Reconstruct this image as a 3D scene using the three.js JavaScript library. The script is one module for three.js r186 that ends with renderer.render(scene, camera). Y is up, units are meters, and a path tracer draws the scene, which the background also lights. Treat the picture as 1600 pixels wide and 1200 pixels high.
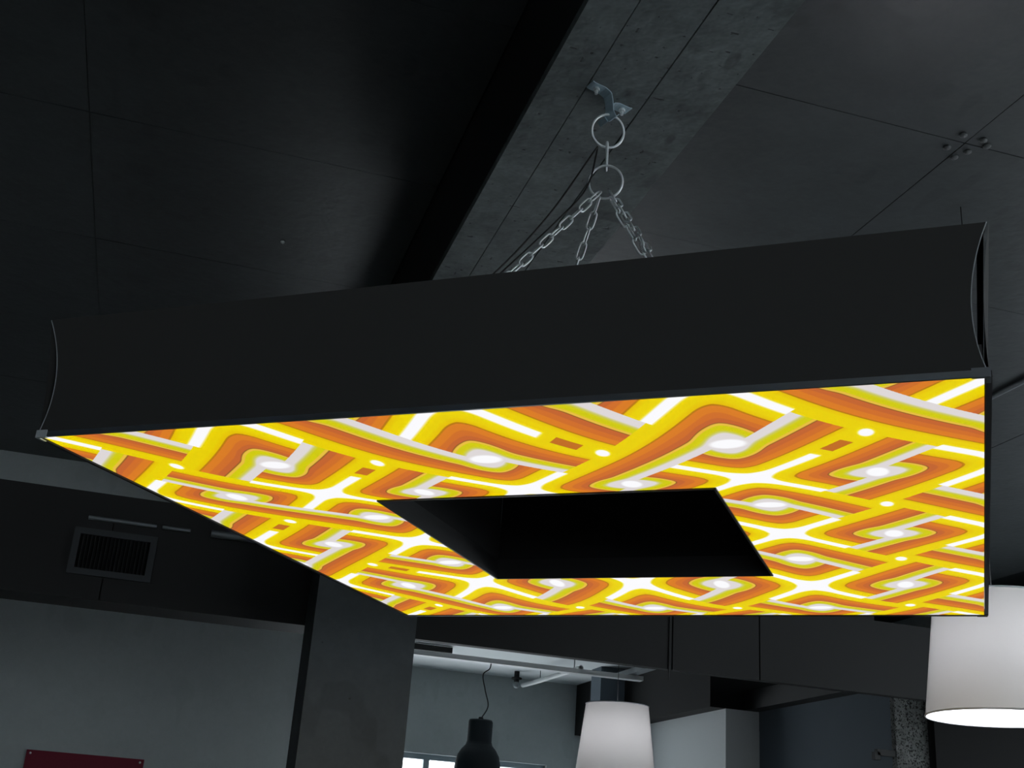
import * as THREE from 'three';
import { RoundedBoxGeometry } from 'three/addons/geometries/RoundedBoxGeometry.js';
import { mergeGeometries } from 'three/addons/utils/BufferGeometryUtils.js';
import { RectAreaLightUniformsLib } from 'three/addons/lights/RectAreaLightUniformsLib.js';
RectAreaLightUniformsLib.init();

// ------------------------------------------------------------------ camera, sky, exposure
// World axes are the room's axes: +x runs along the cross beams to the right, -z runs along the ceiling beam away from the camera.
const scene = new THREE.Scene();
const renderer = new THREE.WebGLRenderer({ antialias: true });
renderer.toneMapping = THREE.LinearToneMapping;
renderer.toneMappingExposure = 1.0;
renderer.shadowMap.enabled = true;

const TURN = THREE.MathUtils.degToRad(37);          // the light box hangs turned by this against the room
const EYE = 1.6;
const camera = new THREE.PerspectiveCamera(2 * Math.atan(600 / 1863) * 180 / Math.PI, 4 / 3, 0.05, 100);
{
  // rows: the light box's axes seen in camera axes
  const X = new THREE.Vector3(0.93725633, 0.06650074, 0.34224001), U = new THREE.Vector3(0.06919204, 0.92663379, -0.36954333), B = new THREE.Vector3(-0.34170607, 0.37003711, 0.86389206);
  const m = new THREE.Matrix4().makeBasis(X, U, B).transpose();
  camera.quaternion.setFromRotationMatrix(new THREE.Matrix4().makeRotationY(-TURN).multiply(m));
  camera.position.set(0, EYE, 0);
  camera.updateMatrixWorld();
}
// overcast sky; it enters only through the window openings
scene.background = new THREE.Color(0.86, 0.94, 1.0);
scene.backgroundIntensity = 5.2;

const LBX = .25, DRUM1 = 1.3, DRUM2 = 1.7;              // light box glow, pendant bulbs

// ------------------------------------------------------------------ helpers
let seed = 7;
const rnd = () => { seed = (seed * 1664525 + 1013904223) >>> 0; return seed / 4294967296; };
const taken = new Map();
function numbered(name) {
  const n = taken.get(name) ?? 0; taken.set(name, n + 1);
  return n ? name + '_' + String(n).padStart(3, '0') : name;
}
function part(name, geometry, material, parent) {
  const m = new THREE.Mesh(geometry, material); m.name = name; parent.add(m); return m;
}
function thing(name, label, category, [x, y, z] = [0, 0, 0], turn = 0, group) {
  const o = new THREE.Group(); o.name = numbered(name); o.position.set(x, y, z); o.rotation.y = turn;
  o.userData = { label, category }; if (group) o.userData.group = group;
  scene.add(o); return o;
}
function single(name, geometry, material, label, category, [x, y, z] = [0, 0, 0], turn = 0, group) {
  const o = new THREE.Mesh(geometry, material); o.name = numbered(name); o.position.set(x, y, z); o.rotation.y = turn;
  o.userData = { label, category }; if (group) o.userData.group = group;
  scene.add(o); return o;
}
function struct(name, geometry, material, label, category) {
  const o = new THREE.Mesh(geometry, material); o.name = name; o.userData = { kind: 'structure', label, category }; scene.add(o); return o;
}
// a box between two corners, uv in metres
function box(x0, x1, y0, y1, z0, z1) {
  const w = x1 - x0, h = y1 - y0, d = z1 - z0;
  const g = new THREE.BoxGeometry(w, h, d);
  const uv = g.attributes.uv, s = [[d, h], [d, h], [w, d], [w, d], [w, h], [w, h]];
  for (let f = 0; f < 6; f++) for (let k = 0; k < 4; k++) { const i = f * 4 + k; uv.setXY(i, uv.getX(i) * s[f][0] + x0 + z0, uv.getY(i) * s[f][1] + y0 + z0 * .37); }
  g.translate((x0 + x1) / 2, (y0 + y1) / 2, (z0 + z1) / 2);
  return g;
}
const boxes = (...list) => mergeGeometries(list.map((b) => box(...b)));
function tube(points, r, seg = 24, sides = 8, closed = false) {
  return new THREE.TubeGeometry(new THREE.CatmullRomCurve3(points, closed), seg, r, sides, closed);
}
function rod(a, b, r, sides = 10) {
  const g = new THREE.CylinderGeometry(r, r, a.distanceTo(b), sides);
  g.applyQuaternion(new THREE.Quaternion().setFromUnitVectors(new THREE.Vector3(0, 1, 0), b.clone().sub(a).normalize()));
  g.translate((a.x + b.x) / 2, (a.y + b.y) / 2, (a.z + b.z) / 2); return g;
}
const V = (x, y, z) => new THREE.Vector3(x, y, z);

// ------------------------------------------------------------------ procedural textures
function lattice(n, s) { // periodic value noise
  let q = s; const r = () => { q = (q * 1103515245 + 12345) & 0x7fffffff; return q / 0x7fffffff; };
  const t = new Float32Array(n * n); for (let i = 0; i < n * n; i++) t[i] = r();
  return (x, y) => {
    x = ((x % 1) + 1) % 1 * n; y = ((y % 1) + 1) % 1 * n;
    const i = Math.floor(x) % n, j = Math.floor(y) % n, a = (i + 1) % n, b = (j + 1) % n;
    let fx = x - Math.floor(x), fy = y - Math.floor(y); fx = fx * fx * (3 - 2 * fx); fy = fy * fy * (3 - 2 * fy);
    return (t[j * n + i] * (1 - fx) + t[j * n + a] * fx) * (1 - fy) + (t[b * n + i] * (1 - fx) + t[b * n + a] * fx) * fy;
  };
}
function texture(size, fn, srgb, metres) {
  const data = new Uint8Array(size * size * 4);
  for (let j = 0; j < size; j++) for (let i = 0; i < size; i++) {
    const c = fn(i / size, j / size), k = (j * size + i) * 4;
    for (let n = 0; n < 3; n++) data[k + n] = Math.max(0, Math.min(255, Math.round((Array.isArray(c) ? c[n] : c) * 255)));
    data[k + 3] = 255;
  }
  const t = new THREE.DataTexture(data, size, size);
  t.magFilter = THREE.LinearFilter; t.minFilter = THREE.LinearMipmapLinearFilter; t.generateMipmaps = true;
  t.wrapS = t.wrapT = THREE.RepeatWrapping; if (srgb) t.colorSpace = THREE.SRGBColorSpace;
  if (metres) t.repeat.set(1 / metres, 1 / metres);
  t.needsUpdate = true; return t;
}
function concrete(s, rgb, contrast, pits, metres = 2.4) {
  const A = lattice(5, s), B = lattice(17, s + 1), C = lattice(67, s + 2), D = lattice(211, s + 3), P = lattice(90, s + 4);
  const f = (x, y) => {
    let v = 1 + contrast * ((A(x, y) - .5) * .5 + (B(x, y) - .5) * .45 + (C(x, y) - .5) * .35 + (D(x, y) - .5) * .3);
    const stain = B(x * 2 + .3, y + .1) * A(x + .5, y * 2);
    if (stain > .52) v *= 1 - contrast * Math.min(.5, (stain - .52) * 5) * (.5 + C(x, y));
    if (pits && P(x, y) > 1 - pits) v *= .45;
    return v;
  };
  return {
    map: texture(512, (x, y) => { const v = f(x, y); return [rgb[0] * v, rgb[1] * v, rgb[2] * v]; }, true, metres),
    bump: texture(256, (x, y) => .5 + .4 * (C(x, y) - .5) + .3 * (D(x, y) - .5) - (pits && P(x, y) > 1 - pits ? .35 : 0), false, metres),
  };
}
const mat = (o) => new THREE.MeshStandardMaterial(o);
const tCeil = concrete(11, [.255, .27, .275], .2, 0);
const tBeam = concrete(23, [.40, .43, .43], .38, .05, 1.6);
const tCol = concrete(37, [.30, .32, .33], .16, .01);
const tWall = concrete(41, [.70, .73, .73], .05, 0);
const tRough = concrete(53, [.50, .51, .50], .35, .30, .6);
const M = {
  ceiling: mat({ map: tCeil.map, bumpMap: tCeil.bump, bumpScale: .002, roughness: .42 }),
  beam: mat({ map: tBeam.map, bumpMap: tBeam.bump, bumpScale: .004, roughness: .75 }),
  column: mat({ map: tCol.map, bumpMap: tCol.bump, bumpScale: .003, roughness: .7 }),
  rough: mat({ map: tRough.map, bumpMap: tRough.bump, bumpScale: .012, roughness: .95 }),
  wall: mat({ map: tWall.map, roughness: .9 }),
  white: mat({ color: '#d5dadb', roughness: .8 }),
  floor: mat({ map: tCol.map, roughness: .5 }),
  duct: mat({ color: '#121314', roughness: .65 }),
  darkWall: mat({ color: '#56616a', roughness: .85 }),
  black: mat({ color: '#0e0f10', roughness: .9 }),
  fabric: mat({ color: '#373736', roughness: .95, side: THREE.DoubleSide }),
  alu: mat({ color: '#8d9296', roughness: .35, metalness: .9 }),
  frameBlack: mat({ color: '#151516', roughness: .5 }),
  cord: mat({ color: '#aab0b2', roughness: .6 }),
  zinc: mat({ color: '#dfe6e8', roughness: .35, metalness: .5 }),
  plate: mat({ color: '#a9c0ca', roughness: .45, metalness: .4 }),
  rubber: mat({ color: '#0b0b0c', roughness: .6 }),
  conduit: mat({ color: '#7d8386', roughness: .45, metalness: .5 }),
  pipe: mat({ color: '#c9cdcd', roughness: .5 }),
  sign: mat({ color: '#750a2c', roughness: .7 }),
  lampDark: mat({ color: '#1d2a30', roughness: .6, side: THREE.DoubleSide }),
  frame: mat({ color: '#9aa7ad', roughness: .5 }),
  glass: new THREE.MeshPhysicalMaterial({ color: '#ffffff', transmission: 1, roughness: 0, thickness: 0, ior: 1.45 }),
  shade: new THREE.MeshPhysicalMaterial({ color: '#efeeea', roughness: 1, transmission: .05, thickness: 0, side: THREE.DoubleSide }),
  lining: mat({ color: '#f2f4f8', roughness: .9, side: THREE.DoubleSide }),
  bulb: mat({ color: '#ffffff', emissive: '#f3f6ff', emissiveIntensity: 1.0 }),
};

// ------------------------------------------------------------------ the room
const CEIL = EYE + 2.86, BEAM = EYE + 2.34, BACK = -10.3, DEEP = -14;
const X0 = -6, X1 = 8.2, Z1 = 5;
struct('floor', boxes([X0 - .3, X1 + .3, -.25, 0, DEEP - .3, Z1 + .3]), M.floor, 'grey concrete floor of the showroom', 'floor');
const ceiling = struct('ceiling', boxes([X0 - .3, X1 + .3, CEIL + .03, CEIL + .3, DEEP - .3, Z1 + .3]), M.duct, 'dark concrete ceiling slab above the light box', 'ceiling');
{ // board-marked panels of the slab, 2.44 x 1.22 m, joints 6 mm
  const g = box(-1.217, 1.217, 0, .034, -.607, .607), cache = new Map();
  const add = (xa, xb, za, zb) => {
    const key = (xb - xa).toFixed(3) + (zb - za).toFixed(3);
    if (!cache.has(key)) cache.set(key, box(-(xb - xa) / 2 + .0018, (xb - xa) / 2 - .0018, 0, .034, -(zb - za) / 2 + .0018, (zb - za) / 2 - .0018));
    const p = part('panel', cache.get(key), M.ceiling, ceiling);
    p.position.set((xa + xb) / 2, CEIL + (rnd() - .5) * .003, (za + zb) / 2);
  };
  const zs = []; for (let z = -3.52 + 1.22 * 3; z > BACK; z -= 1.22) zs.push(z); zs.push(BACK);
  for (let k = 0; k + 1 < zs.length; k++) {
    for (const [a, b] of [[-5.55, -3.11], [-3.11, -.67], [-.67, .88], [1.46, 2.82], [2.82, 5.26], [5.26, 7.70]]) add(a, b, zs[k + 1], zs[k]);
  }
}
{ // form-tie knobs round the crossing of two panel joints, a fixing left in the slab
  const k = new THREE.SphereGeometry(.017, 12, 8); k.scale(1, .55, 1);
  for (const [dx, dz] of [[-.045, .05], [.05, .05], [-.05, -.05], [.045, -.045], [.09, .02], [.02, -.1]]) { const p = part('knob', k, M.ceiling, ceiling); p.position.set(2.82 + dx, CEIL - .004, -3.52 + dz); }
  const s = part('screw', new THREE.SphereGeometry(.012, 10, 8), M.pipe, ceiling); s.position.set(.092 * 2.86, CEIL - .002, -1.952 * 2.86);
}
// the ceiling beam that carries the light box: core and the board strips of its soffit
const beam = struct('trim_1', boxes([.885, 1.455, BEAM + .03, CEIL + .02, BACK, Z1]), M.duct, 'long concrete beam that the chained light box hangs from', 'beam');
for (const [a, b, dy] of [[.88, 1.022, 0], [1.022, 1.23, .001], [1.23, 1.46, 0]]) part('board', boxes([a + .002, b - .002, BEAM + dy, BEAM + .034, BACK + .01, Z1 - .01]), M.beam, beam);

// outer walls
const T = .3;
function wallX(x0, x1, z0, z1, y0, y1, holes) { // a wall along z with openings [za, zb, ya, yb]
  const out = []; let z = z0;
  for (const [a, b, c, d] of holes) { out.push([x0, x1, y0, y1, z, a], [x0, x1, y0, c, a, b], [x0, x1, d, y1, a, b]); z = b; }
  out.push([x0, x1, y0, y1, z, z1]); return boxes(...out);
}
const SIDE = [[-8.8, -5.4, .9, 3.3], [-4.2, -1.9, .9, 3.3], [-1.3, 1.0, .9, 3.3], [1.6, 3.9, .9, 3.3]];
struct('wall_right', wallX(X1, X1 + T, DEEP - T, Z1 + T, 0, CEIL + .03, SIDE), M.wall, 'pale side wall with tall windows outside the view', 'wall');
struct('wall_left', boxes([X0 - T, X0, 0, CEIL + .03, DEEP - T, Z1 + T]), M.darkWall, 'grey side wall outside the view', 'wall');
const REAR = [[-3.5, -1.2], [1.2, 3.5]];
struct('wall_behind', boxes([X0, -3.5, 0, CEIL + .03, Z1, Z1 + T], [-1.2, 1.2, 0, CEIL + .03, Z1, Z1 + T], [3.5, X1, 0, CEIL + .03, Z1, Z1 + T], ...REAR.flatMap(([a, b]) => [[a, b, 0, .9, Z1, Z1 + T], [a, b, 3.0, CEIL + .03, Z1, Z1 + T]])), M.darkWall, 'grey wall behind the viewer', 'wall');
struct('wall_back', boxes([X0, .97, 0, CEIL + .03, BACK - .2, BACK], [.97, 1.27, 0, CEIL + .03, BACK - .3, BACK - .12]), M.wall, 'grey plaster wall behind the ventilated bulkhead', 'wall');
// the far room beyond the column: its end wall with a band of windows, its low white ceiling
const DC = EYE + 2.02, WT = EYE + .0757 * 14;
const WIN = [1.6, 4.62, EYE - 1.2, WT];
struct('wall_far', boxes([X0, WIN[0], 0, CEIL + .03, DEEP - T, DEEP], [WIN[1], X1, 0, CEIL + .03, DEEP - T, DEEP], [WIN[0], WIN[1], 0, WIN[2], DEEP - T, DEEP], [WIN[0], WIN[1], WIN[3], CEIL + .03, DEEP - T, DEEP]), M.wall, 'blue-grey end wall above the band of windows', 'wall');
struct('ceiling_far', boxes([1.28, X1, DC, DC + .1, DEEP, BACK - .01]), M.white, 'low white ceiling over the far room', 'ceiling');
function windowUnit(name, label, x, y, z, w, h, turn, bars) {
  const o = new THREE.Group(); o.name = name; o.userData = { kind: 'structure', label, category: 'window' }; o.position.set(x, y, z); o.rotation.y = turn; scene.add(o);
  const f = .06, d = .08;
  part('window_frame', boxes([-w / 2, w / 2, 0, f, -d / 2, d / 2], [-w / 2, w / 2, h - f, h, -d / 2, d / 2], [-w / 2, -w / 2 + f, f, h - f, -d / 2, d / 2], [w / 2 - f, w / 2, f, h - f, -d / 2, d / 2]), M.frame, o);
  const edges = [-w / 2 + f, ...bars, w / 2 - f];
  for (const b of bars) part('mullion', boxes([b - .035, b + .035, f, h - f, -d / 2, d / 2]), M.frame, o);
  for (let k = 0; k + 1 < edges.length; k++) { const p = part('pane', new THREE.PlaneGeometry(edges[k + 1] - edges[k] - .06, h - 2 * f), M.glass, o); p.position.set((edges[k] + edges[k + 1]) / 2, h / 2, 0); }
}
windowUnit('window_1', 'band of bright windows low in the end wall behind the dark bell pendant', (WIN[0] + WIN[1]) / 2, WIN[2], DEEP - .12, WIN[1] - WIN[0], WIN[3] - WIN[2], 0, [-.6, .08, 1.2].map((v) => v));
SIDE.forEach(([a, b, c, d], i) => windowUnit('window_' + (i + 2), 'tall side window outside the view', X1 + .15, c, (a + b) / 2, b - a, d - c, Math.PI / 2, [0]));
REAR.forEach(([a, b], i) => windowUnit('window_' + (i + 6), 'window in the wall behind the viewer', (a + b) / 2, .9, Z1 + .15, b - a, 2.1, 0, [0]));
// walls on the right of the far room
struct('wall_inner', boxes([5.11, 5.45, 0, EYE + 1.43, DEEP, BACK]), M.white, 'pale lit wall running away beside the white drum pendant', 'wall');
struct('trim_2', boxes([4.95, 6.2, EYE + 1.43, DC - .002, DEEP + .01, BACK]), M.black, 'dark soffit box above the pale far wall', 'soffit');
struct('wall_side', boxes([5.45, 5.75, 0, EYE + 1.43, BACK + .005, -7.3]), M.darkWall, 'dim blue-grey wall beside the rough concrete pillar', 'wall');
struct('trim_3', boxes([5.3, 6.2, EYE + 1.43, EYE + 1.60, BACK + .005, -7.3]), M.duct, 'dark soffit ledge on the dim blue-grey wall', 'soffit');
struct('wall_partition', boxes([5.07, X1, 0, EYE + 1.2, -7.28, -7.12]), M.black, 'black partition under the big drum pendant', 'wall');

// columns
struct('trim_4', boxes([.675, 1.16, 0, BEAM + .03, -5.95, -5.6]), M.column, 'dark concrete column below the far corner of the light box', 'column');
struct('trim_5', boxes([4.81, 5.06, 0, EYE + 1.2, -7.23, -7.18]), M.rough, 'narrow rough speckled concrete pillar beside the big drum pendant', 'column');
struct('trim_6', boxes([4.66, 4.94, 0, DC, -12.7, -12.4]), M.darkWall, 'grey pillar right behind the far drum pendant', 'column');

// the bulkhead across the room: core, facing panels, ventilation grille, conduit
const BZ = -5.96, BY0 = EYE + .998, BY1 = EYE + 1.52;
const bulk = struct('trim_7', boxes([X0, .9, BY0 + .005, BY1, BZ - .3, BZ - .02], [.9, 3.9, BY0 + .005, BY1, BZ - .09, BZ - .02], [3.9, X1, BY0 + .005, EYE + 1.41, BZ - .09, BZ - .02]), M.duct, 'black boxed-in duct running across the room below the ceiling', 'bulkhead');
{
  const xs = [-5.9, -4.5, -3.1, -1.7, -.3, 1.1, 2.64, 3.16, 4.5, 5.9, 8.1];
  for (let k = 0; k + 1 < xs.length; k++) part('panel', boxes([xs[k] + .004, xs[k + 1] - .004, BY0, BY1 - .11, BZ - .02, BZ]), M.duct, bulk);
}
{
  const x0 = -.45, x1 = -.105, y0 = EYE + .186 * 5.96, y1 = EYE + .2235 * 5.96;
  const g = thing('vent_grille', 'dark square ventilation grille with thin upright slats on the black bulkhead', 'vent', [(x0 + x1) / 2, y0, BZ]);
  const w = x1 - x0 + .04, h = y1 - y0, f = .03;
  part('grille_frame', boxes([-w / 2, w / 2, 0, f, 0, .02], [-w / 2, w / 2, h - f, h, 0, .02], [-w / 2, -w / 2 + f, f, h - f, 0, .02], [w / 2 - f, w / 2, f, h - f, 0, .02]), mat({ color: '#33373a', roughness: .6 }), g);
  part('backing', boxes([-w / 2 + f, w / 2 - f, f, h - f, 0, .002]), M.black, g);
  const n = 18, sg = box(-.0015, .0015, f, h - f, 0, .016); sg.rotateY(.5);
  for (let k = 0; k < n; k++) { const s = part('slat', sg, M.duct, g); s.position.x = -w / 2 + f + (k + .5) / n * (w - 2 * f); }
}
for (const [a, b, r, label] of [[-.42, -.1, .011, 'long thin conduit length on the black bulkhead right above the vent grille'], [-.075, .06, .011, 'short thin conduit length between the long one and the thick one on the bulkhead'], [.16, .42, .02, 'thick conduit length on the black bulkhead close to the light box edge']]) {
  single('conduit', rod(V(a, 0, 0), V(b, 0, 0), r, 12), M.conduit, label, 'conduit', [0, EYE + .2325 * 5.96, BZ + r], 0, 'conduit lengths along the bulkhead top');
}
// red panel on the back wall
{
  const g = thing('sign_board', 'dark red panel screwed to the grey back wall', 'sign', [-.385, EYE + .03, BACK]);
  part('board', new RoundedBoxGeometry(.88, .52, .02, 2, .003).translate(0, .24, .012), M.sign, g);
  for (const x of [-.41, .41]) part('screw', new THREE.SphereGeometry(.009, 10, 6).translate(x, .475, .022), M.zinc, g);
}

// ------------------------------------------------------------------ the light box
const U = .85;                                   // metres per unit of the measured layout
const HB = 1.0395, HT = 1.06, SH = .293;         // half width at the printed face, at the top rim; height of the black skirts
const IN = .447;                                 // half width of the square opening
const CX = 1.111, CZ = -3.098, BY = EYE + U;
const K2 = Math.SQRT2;
function printTexture() {
  // where the repeat lies on the stretched fabric: [x, z on the square, u, v of the repeat], joined by a thin-plate spline
  const pin = [[-0.806,0.755,-1.5,1.5],[-0.294,0.706,-0.5,1.5],[0.239,0.699,0.5,1.5],[0.785,0.748,1.5,1.5],[0.791,0.256,1.5,0.5],[-0.775,0.265,-1.5,0.5],[0.793,-0.261,1.5,-0.5],[0.786,-0.854,1.5,-1.5],[-0.803,-0.833,-1.5,-1.5],[-0.291,-0.881,-0.5,-1.5],[0.244,-0.897,0.5,-1.5],[-0.031,0.696,0,1.5],[0.51,0.718,1,1.5],[-0.55,0.727,-1,1.5],[-0.8,0.496,-1.5,1],[-0.504,0.279,-1,0.5],[-0.775,0.013,-1.5,0],[-0.503,-0.222,-1,-0.5],[-0.78,-0.523,-1.5,-1],[-0.579,-0.879,-1,-1.5],[0.788,0.496,1.5,1],[0.79,-0.005,1.5,0],[0.787,-0.573,1.5,-1],[0.529,0.282,1,0.5],[0.53,-0.245,1,-0.5],[0.257,-0.542,0.5,-1],[-0.257,-0.507,-0.5,-1],[-0.036,-0.894,0,-1.5],[0.51,-0.889,1,-1.5],[0.245,0.479,0.5,1],[-0.533,0.498,-1,1],[-0.501,-0.475,-1,-1],[0.0,-0.517,0,-1],[0.524,-0.572,1,-1],[0.532,0.018,1,0],[0.519,0.487,1,1],[-0.509,1.003,-1,1.9],[0.007,1.0,0,1.9],[0.525,1.0,1,1.89],[-0.321,-1.0,-0.5,-1.82],[0.239,-1.0,0.5,-1.82],[0.79,-1.0,1.5,-1.82],[-0.987,0.998,-1.9,1.9],[0.997,0.986,1.9,1.91],[0.997,0.531,1.89,1],[0.996,0.003,1.89,0],[0.996,-0.518,1.89,-1],[-1.013,0.549,-1.94,1],[-1.0,0.039,-1.94,0],[-0.982,-0.478,-1.93,-1],[-0.998,-1.0,-1.9,-1.88],[0.997,-1.0,1.9,-1.85]];
  const phi = (r2) => r2 > 1e-12 ? r2 * Math.log(r2) : 0, n = pin.length, m = n + 3;
  const eq = Array.from({ length: m }, () => new Float64Array(m + 2));
  for (let i = 0; i < n; i++) {
    for (let j = 0; j < n; j++) eq[i][j] = phi((pin[i][0] - pin[j][0]) ** 2 + (pin[i][1] - pin[j][1]) ** 2) + (i === j ? .01 : 0);
    eq[i][n] = eq[n][i] = 1; eq[i][n + 1] = eq[n + 1][i] = pin[i][0]; eq[i][n + 2] = eq[n + 2][i] = pin[i][1]; eq[i][m] = pin[i][2]; eq[i][m + 1] = pin[i][3];
  }
  for (let c = 0; c < m; c++) {
    let p = c; for (let r = c + 1; r < m; r++) if (Math.abs(eq[r][c]) > Math.abs(eq[p][c])) p = r;
    [eq[c], eq[p]] = [eq[p], eq[c]];
    for (let r = 0; r < m; r++) if (r !== c) { const f = eq[r][c] / eq[c][c]; if (f) for (let k = c; k < m + 2; k++) eq[r][k] -= f * eq[c][k]; }
  }
  const G = 64, gu = new Float64Array((G + 1) ** 2), gv = new Float64Array((G + 1) ** 2);
  for (let j = 0; j <= G; j++) for (let i = 0; i <= G; i++) {
    const x = i / G * 2 - 1, z = j / G * 2 - 1; let u = 0, v = 0;
    for (let k = 0; k < m; k++) { const t = k < n ? phi((x - pin[k][0]) ** 2 + (z - pin[k][1]) ** 2) : k === n ? 1 : k === n + 1 ? x : z; u += t * eq[k][m] / eq[k][k]; v += t * eq[k][m + 1] / eq[k][k]; }
    gu[j * (G + 1) + i] = u; gv[j * (G + 1) + i] = v;
  }
  const grid = (g, x, z) => { x = (x + 1) / 2 * G; z = (z + 1) / 2 * G; const i = Math.min(G - 1, Math.floor(x)), j = Math.min(G - 1, Math.floor(z)), k = j * (G + 1) + i, a = x - i, b = z - j; return (g[k] * (1 - a) + g[k + 1] * a) * (1 - b) + (g[k + G + 1] * (1 - a) + g[k + G + 2] * a) * b; };
  const A = .335;
  // which strand lies on top in each quarter of a crossing: top, left, bottom, right
  const weave = { '-1.5,1.5': 'QPQP', '-0.5,1.5': 'QPPQ', '1.5,1.5': 'QPPQ', '-1.5,0.5': 'QPPQ', '-1.5,-1.5': 'QPPQ', '0.5,1.5': 'QQPP', '-1.5,-0.5': 'PPQQ' };
  const dash = { '-0.5,1.5': 'DL', '1.5,1.5': 'DL', '-1.5,0.5': 'DL', '-1.5,-1.5': 'DL', '0.5,1.5': 'UL', '-1.5,-0.5': 'LR' };
  const C = { w: [250, 250, 253], y: [233, 210, 0], go: [229, 192, 0], e1: [186, 118, 16], o1: [217, 124, 36], o2: [207, 110, 42], o3: [195, 100, 48], e2: [148, 92, 38], gl: [230, 188, 66], ol: [208, 202, 14], ol2: [202, 200, 96], gr: [221, 215, 215] };
  const stops = [[0, C.w], [.021, C.w], [.034, C.y], [.07, C.y], [.097, C.go], [.100, C.e1], [.106, C.e1], [.108, C.o1], [.142, C.o1], [.147, C.o2], [.177, C.o2], [.182, C.o3], [.211, C.o3], [.213, C.e2], [.217, C.e2], [.220, C.gl], [.231, C.gl], [.237, C.ol], [.262, C.ol], [.277, C.ol2], [.291, C.gr], [1, C.gr]];
  const mix = (a, b, t) => [a[0] + (b[0] - a[0]) * t, a[1] + (b[1] - a[1]) * t, a[2] + (b[2] - a[2]) * t];
  const band = (d) => {
    if (d <= 0) return C.w;
    for (let k = 1; k < stops.length; k++) if (d < stops[k][0]) { const [p, a] = stops[k - 1], [q, b] = stops[k]; return mix(a, b, (d - p) / (q - p)); }
    return C.gr;
  };
  const soft = (e0, e1, x) => { const t = Math.max(0, Math.min(1, (x - e0) / (e1 - e0))); return t * t * (3 - 2 * t); };
  const at = (x, z) => {
    const u = grid(gu, x, z), v = grid(gv, x, z);
    const p = u + v, q = u - v, pr = Math.round(p), qr = Math.round(q);
    const a = (p - pr) / K2, b = (q - qr) / K2, da = Math.abs(a), db = Math.abs(b);
    // the middle of every diamond: rings round a bright eye
    const eu = Math.floor(p) + .5, ev = Math.floor(q) + .5, u0 = (eu + ev) / 2, v0 = (eu - ev) / 2, alongU = Math.abs(u0 - Math.round(u0)) > .25;
    const ring = .22 + .16 * (1 - Math.hypot((u - u0) / (alongU ? .165 : .115), (v - v0) / (alongU ? .115 : .165)));
    const over = (d) => { if (ring < .15) return d; const k = .06, h = Math.max(k - Math.abs(d - ring), 0) / k; return Math.max(d, ring) + h * h * k / 4 * Math.min(1, (ring - .15) / .05); };
    let c;
    if ((pr + qr) % 2 === 0) {
      const k = .03 + .14 * Math.max(0, 1 - Math.min(da, db) / .24), h = Math.max(k - Math.abs(da - db), 0) / k; c = band(over(Math.min(da, db) - h * h * k / 4));
    } else if (da < A && db < A) {
      const key = (pr + qr) / 2 + ',' + (pr - qr) / 2, w = weave[key] ?? 'PQPQ';
      const f = w[a > 0 ? (b < 0 ? 0 : 3) : (b < 0 ? 1 : 2)], d = f === 'P' ? db : da;
      c = band(over(Math.max(d, .06)));
      const arm = dash[key];
      if (arm) {
        const along = arm === 'DL' ? -a : arm === 'UL' ? -b : b, across = arm === 'DL' ? db : da;
        if (along > .27) c = mix(c, C.w, (1 - soft(.020, .034, across)) * soft(.275, .295, along));
        if (along > .105 && along < .225 && across < .03) c = mix(C.e1, C.o3, soft(.0, .006, .03 - across) * .6);
      }
      const du = (a + b) / K2, dv = (a - b) / K2;
      c = mix(C.w, c, soft(.022, .036, Math.hypot(du, dv * .7)));
    } else c = band(over(Math.min(da, db)));
    const r = Math.hypot((u - u0) / (alongU ? .045 : .072), (v - v0) / (alongU ? .066 : .05));
    if (r < 1.3) c = mix(C.w, c, soft(.75, 1.15, r));
    return [c[0] / 255, c[1] / 255, c[2] / 255];
  };
  const t = texture(2048, (x, y) => at(x * 2 - 1, y * 2 - 1), true);
  t.wrapS = t.wrapT = THREE.ClampToEdgeWrapping; return t;
}
M.print = mat({ color: '#000000', emissive: '#ffffff', emissiveMap: printTexture(), emissiveIntensity: 1, roughness: .9 });
const lightbox = thing('pendant_light_box', 'large square hanging light box with glowing orange and yellow retro print and black skirts', 'light box', [CX, BY, CZ], -TURN);
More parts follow.
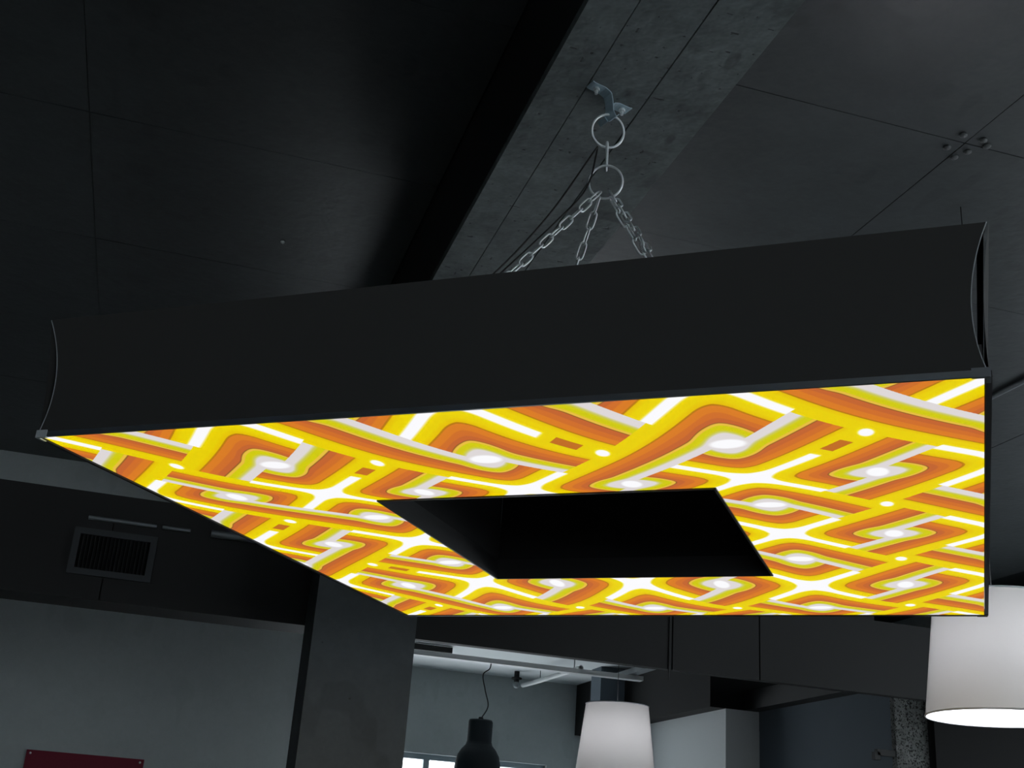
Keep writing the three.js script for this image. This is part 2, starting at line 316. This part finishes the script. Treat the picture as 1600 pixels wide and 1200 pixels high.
{
  const L = lightbox;
  // printed face: a thin square ring, uv over the whole square
  const s = new THREE.Shape([[-HB, -HB], [HB, -HB], [HB, HB], [-HB, HB]].map((p) => new THREE.Vector2(...p)));
  s.holes.push(new THREE.Path([[-IN, -IN], [-IN, IN], [IN, IN], [IN, -IN]].map((p) => new THREE.Vector2(...p))));
  const face = new THREE.ShapeGeometry(s); { const p = face.attributes.position, uv = face.attributes.uv; for (let i = 0; i < p.count; i++) uv.setXY(i, (p.getX(i) / HB + 1) / 2, (p.getY(i) / HB + 1) / 2); }
  face.rotateX(Math.PI / 2);                       // shape y -> z, front faces down
  const pf = part('printed_face', face, M.print, L); pf.userData.label = 'glowing fabric printed with interwoven orange, yellow and white bands';
  const h = new THREE.ExtrudeGeometry(s, { depth: .06, bevelEnabled: false }); h.rotateX(Math.PI / 2); h.translate(0, .062, 0);
  part('housing', h, M.frameBlack, L);
  // edge profile, four sides and corner caps
  const g = HB + .002;
  for (let k = 0; k < 4; k++) {
    const e = k === 0 ? .006 : .011; const geo = mergeGeometries([new THREE.BoxGeometry(2 * g, .013, e).translate(0, .0035, g + e / 2)]); geo.rotateY(k * Math.PI / 2);
    part('edge_profile', geo, k === 0 ? M.alu : M.frameBlack, L);
    const lip = new THREE.BoxGeometry(2 * IN, .012, .006).translate(0, .002, IN - .003); lip.rotateY(k * Math.PI / 2);
    part('inner_edge', lip, M.frameBlack, L);
    const cap = mergeGeometries([new THREE.BoxGeometry(.03, .018, .008).translate(-g + .008, .004, g + .005), new THREE.BoxGeometry(.008, .018, .03).translate(-g - .005, .004, g - .008)]); cap.rotateY(k * Math.PI / 2);
    const c = part('corner_cap', cap, k === 0 ? M.zinc : k === 1 ? M.alu : M.frameBlack, L); if (k === 0) c.userData.label = 'silver corner cap';
  }
  // black fabric skirts, waisted at their upright edges, each edged with a thin pale cord
  const N = 24, H = 14;
  for (let k = 0; k < 4; k++) {
    const pos = [], idx = [], uv = [], ends = [[], []];
    for (let j = 0; j <= H; j++) {
      const t = j / H, bow = 4 * t * (1 - t), w = HB + .004 + (HT - HB) * t - (k % 2 ? 0 : .026) * bow, z = HB + .008 + (HT - HB) * t - .008 * bow;
      for (let i = 0; i <= N; i++) { pos.push(-w + 2 * w * i / N, .010 + t * (SH - .01), z); uv.push(i / N * 2 * w, t * SH); }
      ends[0].push(V(-w, .010 + t * (SH - .01), z)); ends[1].push(V(w, .010 + t * (SH - .01), z));
    }
    for (let j = 0; j < H; j++) for (let i = 0; i < N; i++) { const a = j * (N + 1) + i; idx.push(a, a + 1, a + N + 2, a, a + N + 2, a + N + 1); }
    const geo = new THREE.BufferGeometry(); geo.setAttribute('position', new THREE.Float32BufferAttribute(pos, 3)); geo.setAttribute('uv', new THREE.Float32BufferAttribute(uv, 2)); geo.setIndex(idx); geo.computeVertexNormals(); geo.rotateY(k * Math.PI / 2);
    const sk = part('skirt', geo, M.fabric, L);
    if (k % 2 === 0) for (const pts of ends) { const t = tube(pts, .0011, 24, 6); t.rotateY(k * Math.PI / 2); part('edge_cord', t, M.cord, sk); }
    const rim = new THREE.BoxGeometry(2 * HT, .012, .012).translate(0, SH - .004, HT - .008); rim.rotateY(k * Math.PI / 2); part('top_rim', rim, M.frameBlack, L);
    const iw = new THREE.BoxGeometry(2 * IN, SH - .01, .004).translate(0, SH / 2 + .005, IN + .003); iw.rotateY(k * Math.PI / 2); part('inner_lining', iw, M.black, L);
    const ir = new THREE.BoxGeometry(2 * IN + .03, .018, .018).translate(0, SH, IN + .012); ir.rotateY(k * Math.PI / 2); part('inner_rim', ir, M.frameBlack, L);
  }
  // the light it throws down, four strips the size of the glowing ring
  const mid = (HB + IN) / 2, wd = HB - IN;
  for (const [x, z, w, d] of [[0, mid, 2 * HB, wd], [0, -mid, 2 * HB, wd], [mid, 0, wd, 2 * IN], [-mid, 0, wd, 2 * IN]]) {
    const a = new THREE.RectAreaLight(new THREE.Color(.9, .6, .16), LBX, w, d); a.name = 'light_box_glow'; a.position.set(x, -.012, z); a.rotation.x = -Math.PI / 2; L.add(a);
  }
}

// ------------------------------------------------------------------ suspension: bracket, rings, chains, cord
const rot = (x, z) => [CX + x * Math.cos(TURN) - z * Math.sin(TURN), CZ + x * Math.sin(TURN) + z * Math.cos(TURN)];   // light box axes -> room
const HX = CX + .0, HZ = CZ;
const R1 = EYE + 2.60 * U, R2 = EYE + 2.375 * U;
const toCam = Math.atan2(-HX, -HZ);                // a ring turned to face the viewer
{
  const strap = (pts, w) => { // a bent steel strip: an open outline with thickness, extruded to its width
    const c = new THREE.CatmullRomCurve3(pts.map(([x, y]) => V(x, y, 0)), false, 'catmullrom', .2).getPoints(20), t = .0035, s = [];
    const nrm = (i) => { const a = c[Math.max(0, i - 1)], b = c[Math.min(20, i + 1)], d = b.clone().sub(a).normalize(); return [-d.y, d.x]; };
    for (let i = 0; i <= 20; i++) { const [nx, ny] = nrm(i); s.push(new THREE.Vector2(c[i].x + nx * t / 2, c[i].y + ny * t / 2)); }
    for (let i = 20; i >= 0; i--) { const [nx, ny] = nrm(i); s.push(new THREE.Vector2(c[i].x - nx * t / 2, c[i].y - ny * t / 2)); }
    const g = new THREE.ExtrudeGeometry(new THREE.Shape(s), { depth: w, bevelEnabled: false }); g.translate(0, 0, -w / 2); return g;
  };
  const pts = [[-.085, .0], [-.075, -.003], [-.035, -.003], [-.012, -.012], [-.004, -.04], [.0, -.075], [.012, -.092], [.024, -.08]];
  for (const [side, label] of [[1, 'bent galvanised strap bracket holding the upper ring, bolted left of it'], [-1, 'bent galvanised strap bracket holding the upper ring, bolted right of it']]) {
    const g = thing('hanging_bracket', label, 'bracket', [HX, BEAM, HZ], toCam * .2 + .35);
    g.position.x += side * -.004; g.position.z += side * .022;
    const st = strap(pts, .04); if (side < 0) st.rotateY(Math.PI);
    part('strap', st, M.plate, g);
    part('bolt', mergeGeometries([new THREE.CylinderGeometry(.011, .011, .009, 6).translate(side * -.058, -.010, 0), new THREE.CylinderGeometry(.005, .005, .02, 8).translate(side * -.058, -.018, 0)]), M.zinc, g);
  }
}
const ringGeo = new THREE.TorusGeometry(.054, .0042, 10, 40);
{
  const a = single('steel_ring', ringGeo, M.zinc, 'upper steel ring hooked into the ceiling brackets', 'ring', [HX, R1, HZ], toCam + .3); a.rotation.order = 'YXZ'; a.rotation.x = .3;
  const b = single('steel_ring', ringGeo, M.zinc, 'lower steel ring that gathers the four chains', 'ring', [HX, R2, HZ], toCam - .15); b.rotation.order = 'YXZ'; b.rotation.x = .25;
}
function linkGeo(len, wid, r) { // one chain link along y
  const p = [], R = wid / 2 - r, s = len / 2 - wid / 2;
  for (let k = 0; k <= 6; k++) { const t = Math.PI * k / 6; p.push(V(Math.cos(t) * R, s + Math.sin(t) * R, 0)); }
  for (let k = 0; k <= 6; k++) { const t = Math.PI + Math.PI * k / 6; p.push(V(Math.cos(t) * R, -s + Math.sin(t) * R, 0)); }
  return new THREE.TubeGeometry(new THREE.CatmullRomCurve3(p, true, 'centripetal'), 28, r, 6, true);
}
single('connecting_link', linkGeo(R1 - R2 - .106 + .026, .03, .0042), M.zinc, 'long upright link joining the two steel rings', 'link', [HX, (R1 + R2) / 2, HZ], toCam + Math.PI / 2 - .1);
{
  const g = linkGeo(.066, .028, .0032), pitch = .052, up = V(0, 1, 0);
  const ends = [[-1, 1, 'chain from the lower ring to the near left corner of the opening, the flattest one'], [1, 1, 'right-hand chain from the lower ring to the near side of the opening'], [1, -1, 'right-hand chain from the lower ring to the far side of the opening'], [-1, -1, 'steep middle chain from the lower ring to the far left corner of the opening']];
  for (const [sx, sz, label] of ends) {
    const [ex, ez] = rot(sx * (IN + .012), sz * (IN + .012));
    const B = V(ex, BY + SH + .018, ez), dir0 = V(sx, 0, 0).applyAxisAngle(up, -TURN);
    const A0 = V(HX, R2 - .048, HZ).add(V(Math.cos(toCam), 0, -Math.sin(toCam)).multiplyScalar(sx * .018)).add(V(Math.sin(toCam), 0, Math.cos(toCam)).multiplyScalar(sz * .016));
    const d = B.clone().sub(A0), len = d.length(), n = Math.round(len / pitch), step = len / n; d.normalize();
    const c = thing('chain', label, 'chain', [B.x, B.y, B.z], 0, 'chains carrying the light box');
    const yy = d.clone().negate(), view = V(0, EYE, 0).sub(A0), zz = view.sub(yy.clone().multiplyScalar(view.dot(yy))).normalize(), xx = yy.clone().cross(zz);
    const q = new THREE.Quaternion().setFromRotationMatrix(new THREE.Matrix4().makeBasis(xx, yy, zz));   // every other link shows its face
    for (let k = 0; k < n; k++) {
      const m = part('link', g, M.zinc, c);
      m.position.copy(d).multiplyScalar(-(k + .5) * step);
      m.quaternion.copy(q).multiply(new THREE.Quaternion().setFromAxisAngle(up, ((n - k) % 2) * Math.PI / 2 + .2 + (rnd() - .5) * .5));
    }
  }
  // black power cord: up beside the near left chain, a loop above the lower ring and back
  const [ex, ez] = rot(-IN - .012, IN + .012), B = V(ex, BY + SH + .03, ez), A0 = V(HX - .02, R2 - .03, HZ), off = V(-.014, .012, .012);
  const on = (t, f) => B.clone().lerp(A0, t).addScaledVector(off, f);
  single('power_cord', tube([on(.04, .6), on(.3, .7), on(.55, .6), on(.8, .8), on(.93, 1.2), V(HX - .05, R2 + .01, HZ + .008), V(HX - .042, R2 + .07, HZ + .01), V(HX - .036, R2 + .115, HZ + .012), V(HX - .05, R2 + .09, HZ + .02), on(.8, 2.5), on(.62, 1.5), on(.45, 1.2), on(.2, 1.2)], .003, 90, 6), M.rubber, 'black power cord looped along the near left chain', 'cord');
}

// ------------------------------------------------------------------ pendant lamps
function drum(label, x, y, z, rb, rt, h, topY, power) {
  const o = thing('drum_pendant', label, 'pendant lamp', [x, y, z], 0);
  const pr = [[rb, 0], [rb - (rb - rt) * .5, h / 2], [rt, h]];
  const prof = []; for (let k = 0; k <= 8; k++) prof.push(new THREE.Vector2(rb + (rt - rb) * k / 8, h * k / 8));
  part('shade', new THREE.LatheGeometry(prof, 64), M.shade, o);
  const r1 = new THREE.TorusGeometry(rb, .004, 8, 64); r1.rotateX(Math.PI / 2); part('rim', r1, M.lining, o);
  const r2 = new THREE.TorusGeometry(rt, .004, 8, 64); r2.rotateX(Math.PI / 2); r2.translate(0, h, 0); part('rim', r2, M.lining, o);
  part('spider', mergeGeometries([0, 1, 2].map((k) => rod(V(0, h * .55 + .12, 0), V(Math.cos(k * 2.094) * rt, h - .004, Math.sin(k * 2.094) * rt), .003, 6))), M.zinc, o);
  part('bulb', new THREE.SphereGeometry(.05, 20, 14).translate(0, h * .55, 0), M.bulb, o);
  part('socket', new THREE.CylinderGeometry(.02, .025, .08, 16).translate(0, h * .55 + .085, 0), M.frameBlack, o);
  part('cord', rod(V(0, h * .55 + .12, 0), V(0, topY - y, 0), .0025, 8), M.rubber, o);
  const l = new THREE.PointLight('#f4f4ff', power); l.name = 'pendant_bulb'; l.position.set(0, h * .55, 0); l.shadow.radius = 2; o.add(l);
}
drum('big white drum pendant hanging past the corner of the light box', .788 * 3.95, EYE + .159 * 3.95, -3.95, .275, .222, .458, CEIL, DRUM1);
drum('smaller looking white drum pendant in front of the grey pillar', .392 * 9.2, EYE + .131 * 9.2 - .54, -9.2, .315, .252, .54, CEIL, DRUM2);
{ // dark bell pendant in front of the far windows
  const o = thing('bell_pendant', 'dark bell-shaped pendant with a narrow neck against the far windows', 'pendant lamp', [.27 * 11.4, EYE + .107 * 11.4 - .62, -11.4]);
  const p = [[.23, 0], [.228, .03], [.225, .12], [.215, .22], [.198, .29], [.165, .345], [.128, .385], [.117, .42], [.116, .60], [.108, .618], [.02, .622]].map((q) => new THREE.Vector2(...q));
  part('shade', new THREE.LatheGeometry(p, 48), M.lampDark, o);
  part('cap', new THREE.CylinderGeometry(.02, .03, .03, 16).translate(0, .63, 0), M.rubber, o);
  const top = EYE + 1.757 - o.position.y;
  part('cord', tube([V(0, .63, 0), V(.06, .75, 0), V(.02, .9, 0), V(-.01, 1.05, .0), V(.05, top - .05, 0), V(.06, top, 0)], .006, 40, 6), M.rubber, o);
}

// ------------------------------------------------------------------ pipes and trays under the far ceiling
{
  const ty = EYE + 1.755;
  single('ceiling_tray', boxes([1.5, 4.72, 0, .045, -.05, .05]), M.pipe, 'long white service tray across the far ceiling that carries the bell pendant', 'tray', [0, ty, -11.4]);
  single('ceiling_tray', boxes([-.05, .05, 0, .05, -.7, .7]), M.conduit, 'short grey service tray running away above the far drum pendant', 'tray', [4.6, ty + .046, -11.0]);
  single('track_rail', boxes([1.5, 2.95, 0, .06, -.03, .03]), M.rubber, 'thin black track rail under the white far ceiling', 'rail', [0, DC - .07, -12.3]);
  const sp = thing('sprinkler_pipe', 'pale sprinkler pipe running towards the viewer under the far ceiling', 'pipe', [4.10, EYE + 1.87, -13.45]);
  part('pipe', tube([V(0, 0, 0), V(.03, 0, .4), V(.13, .02, 1.6)], .026, 20, 10), M.pipe, sp);
  for (const z of [.5, 1.4]) part('hanger', rod(V(.035 + .09 * (z - .4), .02, z), V(.035 + .09 * (z - .4), .15, z), .006, 8), M.conduit, sp);
  const s = thing('sprinkler_valve', 'dark valve fitting dropping from the far ceiling onto the sprinkler pipe', 'valve', [4.02, EYE + 1.87, -13.45]);
  part('body', new THREE.CylinderGeometry(.03, .03, .15, 14).translate(0, .075, 0), M.rubber, s);
  part('handwheel', new THREE.TorusGeometry(.05, .012, 8, 20).rotateX(Math.PI / 2).translate(0, .07, 0), M.rubber, s);
  part('elbow', new THREE.SphereGeometry(.042, 14, 10), M.conduit, s);
}
single('conduit', rod(V(0, 0, -1.2), V(0, 0, 1.2), .016, 10), M.conduit, 'thin grey conduit on the ceiling slab right of the light box', 'conduit', [1.64 * 2.83, CEIL - .017, -5.62 + .95 - .9]);
single('drop_cable', rod(V(0, 0, 0), V(0, .62, 0), .003, 6), M.rubber, 'thin black cable hanging down the face of the black bulkhead', 'cable', [2.62, BY0 - .06, BZ + .004]);
single('wall_peg', boxes([-.14, .0, -.02, .02, -.02, .02], [-.16, -.12, -.05, .0, -.02, .02]), M.rubber, 'small black bent peg sticking out of the rough pillar', 'peg', [4.81, EYE + .115 * 7.2, -7.205]);

scene.traverse((o) => { if (o.isMesh) { o.castShadow = true; o.receiveShadow = true; } if (o.isPointLight) o.castShadow = true; });
renderer.render(scene, camera);
